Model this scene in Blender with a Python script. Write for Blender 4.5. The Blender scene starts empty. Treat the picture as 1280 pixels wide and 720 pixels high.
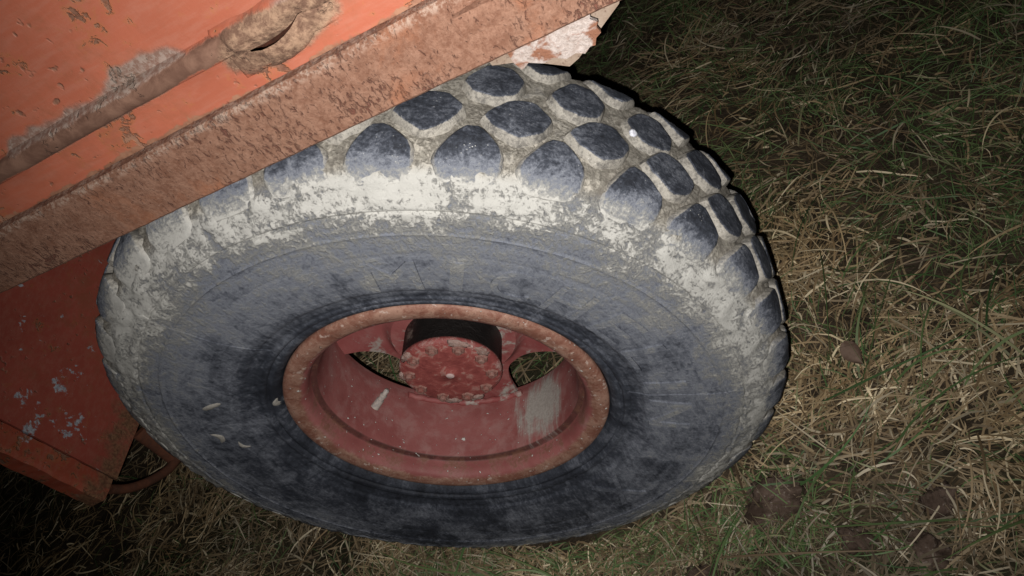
import bpy, bmesh, math, random
import numpy as np
from mathutils import Vector, Matrix, noise as mnoise
random.seed(7)
rng = np.random.default_rng(11)
S = bpy.context.scene
C = S.collection
PI = math.pi

# ------------------------------------------------------------------ camera
RIGHT = Vector((-0.8823, -0.0161, -0.4703)).normalized()
FWD = Vector((0.3601, -0.6666, -0.6527)).normalized()
DOWN = FWD.cross(RIGHT).normalized()
RIGHT = DOWN.cross(FWD).normalized()
CAM = Vector((-0.6237, 0.7007, 1.4592))
cam = bpy.data.cameras.new('camera')
cam.sensor_width = 36.0
cam.lens = 36.0 * 930.0 / 1280.0
cam.clip_start = 0.02
cam.clip_end = 1000
camo = bpy.data.objects.new('camera', cam)
C.objects.link(camo)
m = Matrix((RIGHT, -DOWN, -FWD)).transposed().to_4x4()
m.translation = CAM
camo.matrix_world = m
S.camera = camo

# ------------------------------------------------------------------ night sky, phone flash, exposure
W = bpy.data.worlds.new('World')
S.world = W
W.use_nodes = True
nt = W.node_tree
bg = nt.nodes['Background']
sky = nt.nodes.new('ShaderNodeTexSky')
sky.sky_type = 'NISHITA'
sky.sun_disc = False
sky.sun_elevation = math.radians(-6)
sky.sun_rotation = math.radians(140)
nt.links.new(sky.outputs[0], bg.inputs[0])
bg.inputs[1].default_value = 0.05

fl = bpy.data.lights.new('flash', 'SPOT')
fl.energy = 67
fl.color = (1.0, 0.975, 0.955)
fl.spot_size = math.radians(105)
fl.spot_blend = 1.0
fl.shadow_soft_size = 0.0025
flo = bpy.data.objects.new('flash', fl)
C.objects.link(flo)
flo.location = CAM - 0.014 * RIGHT + 0.014 * DOWN
aim = (FWD - 0.13 * DOWN + 0.07 * RIGHT).normalized()
flo.rotation_euler = aim.to_track_quat('-Z', 'Y').to_euler()

S.view_settings.view_transform = 'Standard'
S.view_settings.look = 'None'
S.view_settings.exposure = 0.0
S.view_settings.gamma = 1.0

# ------------------------------------------------------------------ helpers
WC = Vector((0, 0, 0.55))          # wheel centre
LAT = rng.random((256, 256))
def vnoise(x, y, s=1.0, o=0):
    x = np.asarray(x) * s + 37.3 + o * 17.7
    y = np.asarray(y) * s + 91.1 + o * 5.3
    xi = np.floor(x).astype(int); yi = np.floor(y).astype(int)
    fx = x - xi; fy = y - yi
    fx = fx * fx * (3 - 2 * fx); fy = fy * fy * (3 - 2 * fy)
    a = LAT[xi % 256, yi % 256]; b = LAT[(xi + 1) % 256, yi % 256]
    c = LAT[xi % 256, (yi + 1) % 256]; d = LAT[(xi + 1) % 256, (yi + 1) % 256]
    return (a * (1 - fx) + b * fx) * (1 - fy) + (c * (1 - fx) + d * fx) * fy
def fbm(x, y, s=1.0, o=0, n=4):
    t = 0; a = 0.5
    for k in range(n):
        t = t + a * vnoise(x, y, s * 2 ** k, o + k); a *= 0.5
    return t / (1 - 0.5 ** n)

def mesh_obj(name, verts, faces, mat, parent=None, smooth=True, label=None, cat=None, kind=None, group=None):
    me = bpy.data.meshes.new(name)
    me.from_pydata([tuple(v) for v in verts], [], faces)
    bm = bmesh.new(); bm.from_mesh(me)
    bmesh.ops.recalc_face_normals(bm, faces=bm.faces)
    bm.to_mesh(me); bm.free()
    if smooth:
        me.polygons.foreach_set('use_smooth', [True] * len(me.polygons))
    me.materials.append(mat)
    return link(name, me, parent, label, cat, kind, group)
def link(name, data, parent=None, label=None, cat=None, kind=None, group=None):
    o = bpy.data.objects.new(name, data)
    C.objects.link(o)
    if parent is not None: o.parent = parent
    if label: o['label'] = label
    if cat: o['category'] = cat
    if kind: o['kind'] = kind
    if group: o['group'] = group
    return o
def big_mesh(name, co, quads, mat, cols=None, **kw):
    me = bpy.data.meshes.new(name)
    nv, nq = len(co), len(quads)
    me.vertices.add(nv); me.vertices.foreach_set('co', co.astype(np.float32).ravel())
    me.loops.add(nq * 4); me.loops.foreach_set('vertex_index', quads.astype(np.int32).ravel())
    me.polygons.add(nq); me.polygons.foreach_set('loop_start', np.arange(0, nq * 4, 4, dtype=np.int32))
    me.polygons.foreach_set('use_smooth', np.ones(nq, dtype=bool))
    me.update(calc_edges=True)
    if cols is not None:
        a = me.attributes.new('tint', 'FLOAT_COLOR', 'POINT')
        a.data.foreach_set('color', cols.astype(np.float32).ravel())
    me.materials.append(mat)
    return link(name, me, **kw)
def autosmooth(o, deg=35):
    o.data.set_sharp_from_angle(angle=math.radians(deg))
def grid_faces(n, k, closed_k=True, closed_n=False):
    f = []
    for i in range(n if closed_n else n - 1):
        i2 = (i + 1) % n
        for j in range(k if closed_k else k - 1):
            j2 = (j + 1) % k
            f.append((i * k + j, i * k + j2, i2 * k + j2, i2 * k + j))
    return f
def resample(poly, step, closed=True):
    out = []
    n = len(poly)
    for i in range(n if closed else n - 1):
        a = np.array(poly[i], float); b = np.array(poly[(i + 1) % n], float)
        k = max(1, int(np.linalg.norm(b - a) / step))
        for q in range(k): out.append(a + (b - a) * q / k)
    if not closed: out.append(np.array(poly[-1], float))
    return out
def sweep(name, poly, axis, a0, a1, n, mat, parent, rough=0.0, rs=40, step=0.02, ends=None, **kw):
    """closed 2-D section swept along an axis; rough = surface displacement in m"""
    sec = resample(poly, step); k = len(sec)
    cen = np.mean(sec, 0)
    V = []
    for i in range(n):
        t = a0 + (a1 - a0) * i / (n - 1)
        for p in sec:
            if axis == 'X': v = Vector((t, p[0], p[1]))
            elif axis == 'Z': v = Vector((p[0], p[1], t))
            else: v = Vector((p[0], t, p[1]))
            if rough:
                q = v * rs
                d = mnoise.noise_vector(q) * rough + mnoise.noise_vector(q * 3.1) * rough * 0.5
                v = v + d
            V.append(v)
    F = grid_faces(n, k)
    F.append(tuple(range(k))); F.append(tuple(range((n - 1) * k, n * k)))
    o = mesh_obj(name, V, F, mat, parent, **kw)
    autosmooth(o, 40)
    return o
def plate(name, outline, d, thick, origin, u, v, mat, parent, **kw):
    """flat plate with real thickness: outline in (u,v) metres, extruded along u x v"""
    u = Vector(u); v = Vector(v); w = u.cross(v).normalized()
    pts = resample(outline, d)
    a = [Vector(origin) + u * p[0] + v * p[1] for p in pts]
    b = [q + w * thick for q in a]
    k = len(pts)
    F = [tuple(range(k)), tuple(range(2 * k - 1, k - 1, -1))]
    for i in range(k):
        j = (i + 1) % k
        F.append((i, j, k + j, k + i))
    return mesh_obj(name, a + b, F, mat, parent, smooth=False, **kw)
def tube(name, pts, radii, mat, parent=None, seg=10, flat=1.0, **kw):
    pts = [Vector(p) for p in pts]
    if not hasattr(radii, '__len__'): radii = [radii] * len(pts)
    V = []; up = None
    for i, p in enumerate(pts):
        t = (pts[min(i + 1, len(pts) - 1)] - pts[max(i - 1, 0)]).normalized()
        if up is None: up = t.orthogonal().normalized()
        up = (up - t * up.dot(t)).normalized()
        s = t.cross(up)
        for j in range(seg):
            a = 2 * PI * j / seg
            V.append(p + (up * math.cos(a) + s * math.sin(a) * flat) * radii[i])
    F = grid_faces(len(pts), seg)
    F.append(tuple(range(seg))); F.append(tuple(range((len(pts) - 1) * seg, len(pts) * seg)))
    o = mesh_obj(name, V, F, mat, parent, **kw)
    autosmooth(o, 50)
    return o
def spline(pts, n):
    P = [np.array(p, float) for p in pts]
    P = [2 * P[0] - P[1]] + P + [2 * P[-1] - P[-2]]
    out = []
    for i in range(1, len(P) - 2):
        for q in range(n):
            t = q / n
            out.append(0.5 * (2 * P[i] + (P[i + 1] - P[i - 1]) * t + (2 * P[i - 1] - 5 * P[i] + 4 * P[i + 1] - P[i + 2]) * t * t
                              + (3 * P[i] - P[i - 1] - 3 * P[i + 1] + P[i + 2]) * t ** 3))
    out.append(P[-2])
    return out
def lathe(name, prof, seg, mat, parent, closed=False, disp=None, **kw):
    """profile (y, r) turned about the wheel axle (Y)"""
    k = len(prof)
    V = []
    for i in range(seg):
        a = 2 * PI * i / seg
        for (y, r) in prof:
            if disp:
                y, r = disp(a, y, r)
            V.append((r * math.cos(a), y, r * math.sin(a)))
    return mesh_obj(name, V, grid_faces(seg, k, closed, True), mat, parent, **kw)

# ------------------------------------------------------------------ material builder
class M:
    def __init__(s, name, rough=0.7, spec=0.3):
        s.m = bpy.data.materials.new(name); s.m.use_nodes = True
        s.t = s.m.node_tree; s.b = s.t.nodes['Principled BSDF']
        s.b.inputs['Roughness'].default_value = rough
        s.b.inputs['Specular IOR Level'].default_value = spec
        s.tc = s.t.nodes.new('ShaderNodeTexCoord')
    def n(s, ty): return s.t.nodes.new(ty)
    def put(s, sock, v):
        if isinstance(v, (int, float)): sock.default_value = v
        elif isinstance(v, (tuple, list)):
            sock.default_value = tuple(v) + ((1,) if len(v) == 3 and len(sock.default_value) == 4 else ())
        else: s.t.links.new(v, sock)
    @property
    def obj(s): return s.tc.outputs['Object']
    @property
    def pos(s):
        return s.n('ShaderNodeNewGeometry').outputs['Position']
    def math(s, op, a, b=0.0, clamp=False):
        q = s.n('ShaderNodeMath'); q.operation = op; q.use_clamp = clamp
        s.put(q.inputs[0], a); s.put(q.inputs[1], b); return q.outputs[0]
    def vmath(s, op, a, b=(0, 0, 0), scale=None):
        q = s.n('ShaderNodeVectorMath'); q.operation = op
        s.put(q.inputs[0], a)
        if op != 'LENGTH' and op != 'SCALE': s.put(q.inputs[1], b)
        if scale is not None: s.put(q.inputs['Scale'], scale)
        return q.outputs['Value'] if op in ('LENGTH', 'DOT_PRODUCT', 'DISTANCE') else q.outputs[0]
    def noise(s, vec, scale=5, detail=4, rough=0.55, dist=0.0):
        q = s.n('ShaderNodeTexNoise'); s.put(q.inputs['Vector'], vec)
        q.inputs['Scale'].default_value = scale; q.inputs['Detail'].default_value = detail
        q.inputs['Roughness'].default_value = rough; q.inputs['Distortion'].default_value = dist
        return q.outputs['Fac']
    def voro(s, vec, scale=10, feature='F1', out='Distance'):
        q = s.n('ShaderNodeTexVoronoi'); q.feature = feature; s.put(q.inputs['Vector'], vec)
        q.inputs['Scale'].default_value = scale
        return q.outputs[out]
    def step(s, x, a, b, lo=0.0, hi=1.0):
        q = s.n('ShaderNodeMapRange'); q.interpolation_type = 'SMOOTHSTEP'
        s.put(q.inputs['Value'], x)
        q.inputs['From Min'].default_value = min(a, b); q.inputs['From Max'].default_value = max(a, b)
        if b < a: lo, hi = hi, lo
        q.inputs['To Min'].default_value = lo; q.inputs['To Max'].default_value = hi
        return q.outputs['Result']
    def mix(s, f, a, b):
        q = s.n('ShaderNodeMix'); q.data_type = 'RGBA'
        s.put(q.inputs['Factor'], f); s.put(q.inputs[6], a); s.put(q.inputs[7], b)
        return q.outputs[2]
    def sep(s, v):
        q = s.n('ShaderNodeSeparateXYZ'); s.put(q.inputs[0], v); return q.outputs
    def comb(s, x, y, z):
        q = s.n('ShaderNodeCombineXYZ')
        for i, a in enumerate((x, y, z)): s.put(q.inputs[i], a)
        return q.outputs[0]
    def attr(s, name, out='Color'):
        q = s.n('ShaderNodeAttribute'); q.attribute_name = name; return q.outputs[out]
    def mul(s, *a):
        r = a[0]
        for b in a[1:]: r = s.math('MULTIPLY', r, b)
        return r
    def add(s, *a):
        r = a[0]
        for b in a[1:]: r = s.math('ADD', r, b)
        return r
    def inv(s, a): return s.math('SUBTRACT', 1.0, a)
    def ramp(s, f, stops):
        q = s.n('ShaderNodeValToRGB'); s.put(q.inputs[0], f); e = q.color_ramp.elements
        while len(e) < len(stops): e.new(0.5)
        for k, (p, c) in enumerate(stops): e[k].position = p; e[k].color = tuple(c) + (1,)
        return q.outputs[0]
    def wsum(s, *pairs):
        return s.add(*[s.mul(s.math('SUBTRACT', n_, 0.5), w) for n_, w in pairs])
    def color(s, c): s.put(s.b.inputs['Base Color'], c); return s
    def rough(s, r): s.put(s.b.inputs['Roughness'], r); return s
    def bump(s, h, dist=0.002, strength=1.0):
        q = s.n('ShaderNodeBump'); s.put(q.inputs['Height'], h)
        q.inputs['Distance'].default_value = dist; q.inputs['Strength'].default_value = strength
        s.t.links.new(q.outputs[0], s.b.inputs['Normal']); return s
    def polar(s, A, B):
        """seamless wheel coordinates: streaks run round the axle; A round, B across. also returns r, x/r, z/r"""
        x, y, z = s.sep(s.obj)
        r = s.math('SQRT', s.math('ADD', s.math('MULTIPLY', x, x), s.math('MULTIPLY', z, z)))
        cx = s.math('DIVIDE', x, r); cz = s.math('DIVIDE', z, r)
        v = s.comb(s.mul(cx, A), s.math('MULTIPLY', s.math('ADD', r, s.mul(y, -0.6)), B), s.mul(cz, A))
        return v, r, cx, cz, y

DIRT = [(0.0, (0.019, 0.021, 0.027)), (0.24, (0.042, 0.047, 0.060)), (0.44, (0.112, 0.120, 0.142)), (0.60, (0.188, 0.200, 0.228)), (0.75, (0.300, 0.302, 0.300)), (0.90, (0.365, 0.355, 0.325)), (1.0, (0.445, 0.435, 0.400))]
RUBBER = (0.026, 0.030, 0.037)
DUST = (0.235, 0.250, 0.285)
MUD = (0.585, 0.575, 0.53)
MUDB = (0.40, 0.385, 0.345)

# --- tyre rubber with dust film and dried mud
def tyre_material(name='dusty_rubber', extra=0.0):
    g = M(name, 0.85, 0.2)
    v, r, cx, cz, y = g.polar(2.2, 26)
    v2, _, _, _, _ = g.polar(5.0, 14)
    v3, _, _, _, _ = g.polar(2.0, 170)
    v4, _, _, _, _ = g.polar(38, 60)
    streak = g.noise(v, 1.6, 7, 0.68, 0.6)
    rings = g.noise(v3, 1.0, 4, 0.6, 0.1)
    patch = g.noise(v2, 1.0, 8, 0.68, 1.0)
    big = g.noise(v2, 0.45, 3, 0.5, 0.8)
    fine = g.noise(g.obj, 190, 6, 0.78, 0.4)
    mid = g.noise(g.obj, 34, 8, 0.74, 0.9)
    scr = g.noise(g.vmath('MULTIPLY', g.obj, (130, 40, 26)), 1.0, 6, 0.72, 1.2)
    brush = g.noise(v4, 1.0, 6, 0.7, 1.0)
    toward = g.add(g.mul(cx, -0.60), g.mul(cz, 0.80))      # mud tone: paler towards the upper side, darker below
    # how much dried mud there is: little near the bead, most on the shoulder
    m_ = g.add(g.step(r, 0.295, 0.37, 0.22, 0.435), g.step(r, 0.39, 0.470, 0.0, 0.09), g.step(r, 0.452, 0.512, 0.0, 0.36), g.mul(toward, g.step(r, 0.29, 0.40, 0.05, 0.15)), extra)
    d = g.add(m_, g.wsum((patch, 0.80), (streak, 0.38), (big, 0.70), (mid, g.step(r, 0.40, 0.49, 0.60, 1.2)), (fine, g.step(r, 0.40, 0.49, 0.55, 1.25)), (scr, 0.55), (rings, 0.22), (brush, 0.45)))
    groove = g.math('MULTIPLY', g.step(r, 0.532, 0.548), 1.0)
    dg = g.add(0.84, g.wsum((mid, 0.9), (fine, 0.95), (brush, 0.5)))
    d = g.math('ADD', g.mul(d, g.inv(groove)), g.mul(dg, groove))
    c = g.ramp(d, DIRT)
    gb = g.mix(g.step(g.add(g.mul(mid, 0.7), g.mul(fine, 0.6)), 0.52, 0.76), (0.20, 0.18, 0.15), (0.45, 0.415, 0.35))
    gb = g.mix(g.mul(g.step(g.add(g.mul(patch, 0.5), g.mul(mid, 0.5)), 0.56, 0.66), 0.55), gb, (0.12, 0.12, 0.125))
    g.color(g.mix(groove, c, gb))
    crust = g.step(d, 0.58, 0.98)
    h = g.add(g.mul(fine, 0.45), g.mul(mid, g.add(0.35, g.mul(crust, 0.8))), g.mul(crust, 0.25), g.mul(rings, 0.14), g.mul(scr, 0.25), g.mul(brush, 0.35))
    g.bump(h, 0.0034, 0.9)
    g.rough(g.step(d, 0.1, 0.6, 0.55, 0.93))
    return g.m
def lug_material():
    g = M('tread_rubber', 0.8, 0.25)
    p = g.pos
    h, ed, _ = g.sep(g.attr('tint'))
    fine = g.noise(p, 210, 6, 0.78, 0.3); mid = g.noise(p, 40, 8, 0.72, 0.7); wide = g.noise(p, 11, 3, 0.5)
    scr = g.noise(g.vmath('MULTIPLY', p, (60, 200, 110)), 1.0, 5, 0.7, 0.8)
    q = g.vmath('SUBTRACT', p, (0, 0, 0.55))
    x, y, z = g.sep(q)
    toward = g.mul(g.add(g.mul(x, -0.60), g.mul(z, 0.80)), 1.75)
    left = g.step(x, -0.14, 0.10)
    m_ = g.add(0.225, g.mul(g.inv(h), 0.18), g.mul(ed, g.add(0.50, g.mul(toward, 0.18))), g.mul(left, 0.26), g.mul(left, g.mul(toward, 0.16)))
    d = g.add(m_, g.wsum((mid, 1.15), (fine, 1.10), (wide, 0.95), (scr, 0.65)))
    c = g.ramp(d, DIRT)
    sd = g.step(g.add(g.mul(g.inv(h), 1.0), g.mul(mid, 0.7), g.mul(fine, 0.5), g.mul(wide, 0.4)), 1.12, 1.42)
    c = g.mix(g.mul(sd, g.inv(ed), 0.92), c, g.mix(g.step(g.add(g.mul(mid, 0.8), g.mul(fine, 0.7)), 0.58, 0.88), (0.135, 0.125, 0.11), (0.40, 0.37, 0.315)))
    sp = g.step(g.voro(p, 210), 0.16, 0.10)
    c = g.mix(g.mul(sp, g.step(mid, 0.5, 0.62)), c, MUD)
    g.color(c)
    g.bump(g.add(g.mul(fine, 0.55), g.mul(mid, 0.8), g.mul(scr, 0.5), g.mul(g.step(d, 0.55, 0.95), 0.4)), 0.0022, 0.9)
    return g.m
# --- rust and paint
def rail_material():
    g = M('rusty_steel', 0.85, 0.25)
    p = g.pos
    big = g.noise(p, 9, 5, 0.6, 0.3); mid = g.noise(p, 70, 7, 0.72, 0.4); fine = g.noise(p, 260, 6, 0.75)
    st = g.noise(g.vmath('MULTIPLY', p, (230, 230, 120)), 1.0, 6, 0.68, 0.7)
    c = g.mix(g.step(g.add(g.mul(mid, 0.6), g.mul(fine, 0.5)), 0.42, 0.68), (0.122, 0.054, 0.032), (0.210, 0.112, 0.074))
    c = g.mix(g.mul(g.step(big, 0.40, 0.64), 0.35), c, (0.265, 0.155, 0.105))
    pit = g.step(g.add(g.mul(st, 0.75), g.mul(big, 0.60), g.mul(fine, 0.25)), 0.825, 0.95)
    c = g.mix(g.mul(pit, 0.85), c, (0.095, 0.032, 0.021))
    c = g.mix(g.mul(g.step(g.noise(p, 5.0, 7, 0.72, 0.5), 0.50, 0.64), 0.70), c, (0.235, 0.092, 0.046))
    c = g.mix(g.mul(g.step(fine, 0.62, 0.74), 0.4), c, (0.42, 0.31, 0.25))
    z = g.sep(p)[2]
    edge_highlight = g.mul(g.step(z, 1.210, 1.219), g.step(g.add(g.mul(mid, 0.7), g.mul(fine, 0.6)), 0.60, 0.74))  # bevel highlight painted as a pale broken strip along the rail's top edge
    c = g.mix(g.mul(edge_highlight, 0.5), c, (0.36, 0.29, 0.235))
    g.color(c)
    g.bump(g.add(g.mul(mid, 0.7), g.mul(fine, 0.6), g.mul(pit, -0.6)), 0.0024, 0.9)
    return g.m
def paint_material(name, base=(0.325, 0.095, 0.054), rib=True, bare=0.66, rustamt=0.0):
    g = M(name, 0.48, 0.4)
    p = g.pos
    x, y, z = g.sep(p)
    big = g.noise(p, 4.5, 4, 0.55, 0.3); mid = g.noise(p, 30, 6, 0.66, 0.5); fine = g.noise(p, 170, 5, 0.7)
    scr = g.noise(g.vmath('MULTIPLY', p, (25, 60, 120)), 1.0, 5, 0.65)
    c = g.mix(g.step(big, 0.32, 0.68), tuple(a * 0.84 for a in base), tuple(min(1, a * 1.10) for a in base))
    c = g.mix(g.mul(g.step(scr, 0.40, 0.70), 0.25), c, (0.35, 0.165, 0.118))
    spots = g.add(g.mul(g.noise(p, 17, 3, 0.5), 0.55), g.mul(g.noise(p, 62, 5, 0.65, 0.4), 0.65))
    sp = g.step(spots, bare + 0.045 - rustamt, bare + 0.085 - rustamt)
    tiny = g.step(g.add(g.mul(g.noise(p, 85, 2, 0.5), 0.8), g.mul(g.noise(p, 6.0, 3, 0.5), 0.42)), 0.740, 0.86)
    sp = g.math('MAXIMUM', sp, tiny)
    halo = g.step(spots, bare - 0.02 - rustamt, bare + 0.075 - rustamt)
    stain = g.step(g.add(g.mul(big, 0.5), g.mul(mid, 0.5), g.mul(fine, 0.15)), 0.56, 0.74)
    c = g.mix(g.mul(stain, 0.55), c, (0.21, 0.078, 0.040))
    c = g.mix(g.mul(halo, 0.6), c, (0.30, 0.115, 0.045))
    rust = g.mix(g.step(mid, 0.35, 0.65), (0.115, 0.048, 0.028), (0.255, 0.13, 0.08))
    c = g.mix(sp, c, rust)
    h = g.add(g.mul(fine, 0.2), g.mul(sp, -0.8), g.mul(mid, 0.15))
    ro = sp
    if rib:
        # worn strip along the pressed rib: rust, with a grey bare edge above it
        zz = g.add(z, g.mul(g.math('SUBTRACT', mid, 0.5), 0.016), g.mul(g.math('SUBTRACT', fine, 0.5), 0.010))
        z0 = 0.55
        grey = g.mul(0.8, g.step(zz, z0 + 0.722, z0 + 0.728), g.step(g.add(zz, g.mul(g.noise(p, 9.0, 3, 0.55), -0.13)), z0 + 0.6665, z0 + 0.6560))
        c = g.mix(grey, c, g.mix(g.step(fine, 0.40, 0.62), (0.115, 0.085, 0.066), (0.225, 0.20, 0.17)))
        zr = g.add(z, g.mul(g.math('SUBTRACT', mid, 0.5), 0.014), g.mul(g.math('SUBTRACT', big, 0.5), 0.012))
        strip = g.mul(g.step(zr, z0 + 0.7095, z0 + 0.7125), g.step(zr, z0 + 0.7315, z0 + 0.7285))
        c = g.mix(strip, c, g.mix(g.step(mid, 0.36, 0.64), (0.095, 0.045, 0.028), (0.165, 0.088, 0.058)))
        # rusty fringe next to the rail
        fr = g.add(g.mul(g.step(z, z0 + 0.69, z0 + 0.668), 0.42), g.mul(mid, 0.6), g.mul(big, 0.45))
        fr = g.step(fr, 0.83, 0.90)
        c = g.mix(fr, c, rust)
        # earth-brown corrosion round the torn dent
        d = g.vmath('LENGTH', g.vmath('MULTIPLY', g.vmath('SUBTRACT', p, (-0.268, 0.09, z0 + 0.708)), (14.5, 0, 40)))
        dn = g.step(g.add(d, g.mul(mid, 0.9)), 1.55, 1.30)
        c = g.mix(dn, c, g.mix(g.step(g.add(g.mul(fine, 0.6), g.mul(mid, 0.5)), 0.44, 0.66), (0.105, 0.055, 0.034), (0.265, 0.165, 0.105)))
        h = g.add(h, g.mul(strip, -0.7), g.mul(grey, -0.4), g.mul(dn, fine))
        ro = g.math('MAXIMUM', g.math('MAXIMUM', strip, grey), g.math('MAXIMUM', sp, dn))
    else:
        # chipped-off paint showing grey primer
        pr = g.add(g.mul(g.noise(p, 38, 4, 0.6, 0.3), 0.65), g.mul(mid, 0.35), g.mul(fine, 0.12))
        for (cy, cz_, rad, w_) in ((-0.026, 0.782, 0.055, 0.15), (-0.012, 0.85, 0.06, 0.10), (-0.100, 0.825, 0.055, 0.12), (-0.045, 0.883, 0.035, 0.13), (-0.16, 0.92, 0.06, 0.07)):
            dd = g.vmath('DISTANCE', p, (0.70, cy, cz_))
            pr = g.math('ADD', pr, g.mul(g.step(dd, rad, rad * 0.2), w_))
        pr = g.step(pr, 0.68, 0.73)
        c = g.mix(pr, c, g.mix(g.step(fine, 0.35, 0.65), (0.20, 0.205, 0.225), (0.40, 0.41, 0.44)))
        # corner by the bottom edge has rusted through the paint
        q = g.add(g.mul(g.step(z, 0.81, 0.67), 0.60), g.mul(mid, 0.6), g.mul(big, 0.4))
        q = g.step(q, 0.93, 1.14)
        c = g.mix(q, c, g.mix(g.step(fine, 0.4, 0.6), (0.10, 0.045, 0.022), (0.20, 0.10, 0.05)))
        ro = g.math('MAXIMUM', ro, g.math('MAXIMUM', pr, q))
    g.color(c)
    g.rough(g.mix(ro, (0.46,) * 3, (0.88,) * 3))
    g.bump(h, 0.0016, 0.9)
    return g.m
def simple_rust(name, a, b, dark=(0.07, 0.03, 0.02), s=40, bumpd=0.002):
    g = M(name, 0.85, 0.25)
    p = g.pos
    mid = g.noise(p, s, 6, 0.68, 0.5); fine = g.noise(p, s * 4.5, 5, 0.7)
    c = g.mix(g.step(mid, 0.34, 0.66), a, b)
    c = g.mix(g.mul(g.step(fine, 0.54, 0.68), 0.7), c, dark)
    g.color(c); g.bump(g.add(mid, g.mul(fine, 0.5)), bumpd, 1.0)
    return g.m
def flap_material():
    g = M('flaking_white_rust', 0.85, 0.25)
    p = g.pos
    mid = g.noise(p, 42, 5, 0.62, 0.6); fine = g.noise(p, 200, 5, 0.7)
    c = g.mix(g.step(fine, 0.35, 0.7), (0.29, 0.235, 0.205), (0.40, 0.345, 0.315))
    c = g.mix(g.step(mid, 0.45, 0.58), c, (0.19, 0.085, 0.05))
    g.color(c); g.bump(g.add(mid, fine), 0.003, 1.0)
    return g.m
def rim_material():
    g = M('red_rim_paint', 0.6, 0.35)
    v, r, cx, cz, y = g.polar(4, 30)
    o = g.obj
    mid = g.noise(o, 36, 6, 0.68, 0.5); fine = g.noise(o, 190, 5, 0.7); big = g.noise(o, 8, 4, 0.55)
    streak = g.noise(v, 1.5, 5, 0.6)
    red = g.mix(g.step(big, 0.35, 0.65), (0.225, 0.068, 0.062), (0.295, 0.105, 0.096))
    red = g.mix(g.mul(g.step(g.add(g.mul(streak, 0.6), g.mul(mid, 0.5)), 0.50, 0.70), 0.55), red, (0.34, 0.19, 0.172))
    rust = g.mix(g.step(g.add(g.mul(mid, 0.7), g.mul(fine, 0.4)), 0.44, 0.66), (0.185, 0.075, 0.050), (0.315, 0.180, 0.130))
    rust = g.mix(g.mul(g.step(fine, 0.56, 0.68), 0.75), rust, (0.10, 0.040, 0.028))
    rust = g.mix(g.mul(g.step(g.noise(o, 90, 4, 0.6), 0.60, 0.68), 0.6), rust, (0.52, 0.42, 0.36))
    fr = g.mul(g.step(g.add(r, g.mul(g.math('SUBTRACT', mid, 0.5), 0.020)), 0.2435, 0.252), g.step(g.add(y, g.mul(g.math('SUBTRACT', mid, 0.5), 0.012)), -0.008, 0.000))
    c = g.mix(fr, red, rust)
    # dark line in the step of the well
    ln = g.mul(g.step(g.math('ABSOLUTE', g.math('ADD', y, 0.0300)), 0.0050, 0.0015), g.step(streak, 0.10, 0.5), g.step(r, 0.245, 0.24))
    c = g.mix(g.mul(ln, 0.85), c, (0.05, 0.02, 0.016))
    lo = g.mul(g.step(y, -0.036, -0.026), g.step(r, 0.2445, 0.241), g.step(g.add(g.mul(mid, 0.6), g.mul(fine, 0.4), g.mul(streak, 0.4)), 0.66, 0.84))
    c = g.mix(g.mul(lo, 0.8), c, (0.17, 0.075, 0.045))
    # grey scraped patch in the well
    ang = g.math('ARCTAN2', cz, cx)
    axs = g.noise(g.comb(g.mul(ang, 16), g.mul(y, 9), 0), 1.0, 6, 0.7, 0.3)
    d = g.vmath('LENGTH', g.comb(g.mul(g.add(ang, 1.93), 2.5), g.mul(g.add(y, 0.105), 10.5), 0))
    sc = g.step(g.add(d, g.mul(mid, 0.7), g.mul(axs, 1.5)), 1.95, 1.45)
    c = g.mix(g.mul(sc, g.step(r, 0.24, 0.235)), c, g.mix(g.step(fine, 0.35, 0.65), (0.30, 0.27, 0.24), (0.39, 0.36, 0.32)))
    # crumbs of pale mud
    sp = g.step(g.noise(o, 120, 2, 0.5), 0.70, 0.735)
    c = g.mix(sp, c, MUD)
    g.color(c)
    g.bump(g.add(g.mul(mid, g.add(0.25, g.mul(fr, 0.8))), g.mul(fine, 0.35), g.mul(sp, 0.8)), 0.0022, 0.9)
    return g.m
def disc_material():
    g = M('red_disc_paint', 0.6, 0.35)
    o = g.obj
    mid = g.noise(o, 30, 6, 0.66, 0.5); fine = g.noise(o, 180, 5, 0.7); big = g.noise(o, 10, 4, 0.55)
    c = g.mix(g.step(big, 0.35, 0.65), (0.235, 0.058, 0.055), (0.30, 0.095, 0.088))
    c = g.mix(g.mul(g.step(mid, 0.46, 0.66), 0.4), c, (0.35, 0.17, 0.15))
    gr = g.step(g.add(g.mul(g.noise(o, 14, 4, 0.6, 0.4), 0.9), g.mul(fine, 0.2)), 0.585, 0.68)
    c = g.mix(gr, c, (0.36, 0.33, 0.29))
    g.color(c); g.bump(g.add(mid, g.mul(fine, 0.4)), 0.0015, 0.8)
    return g.m
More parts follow.
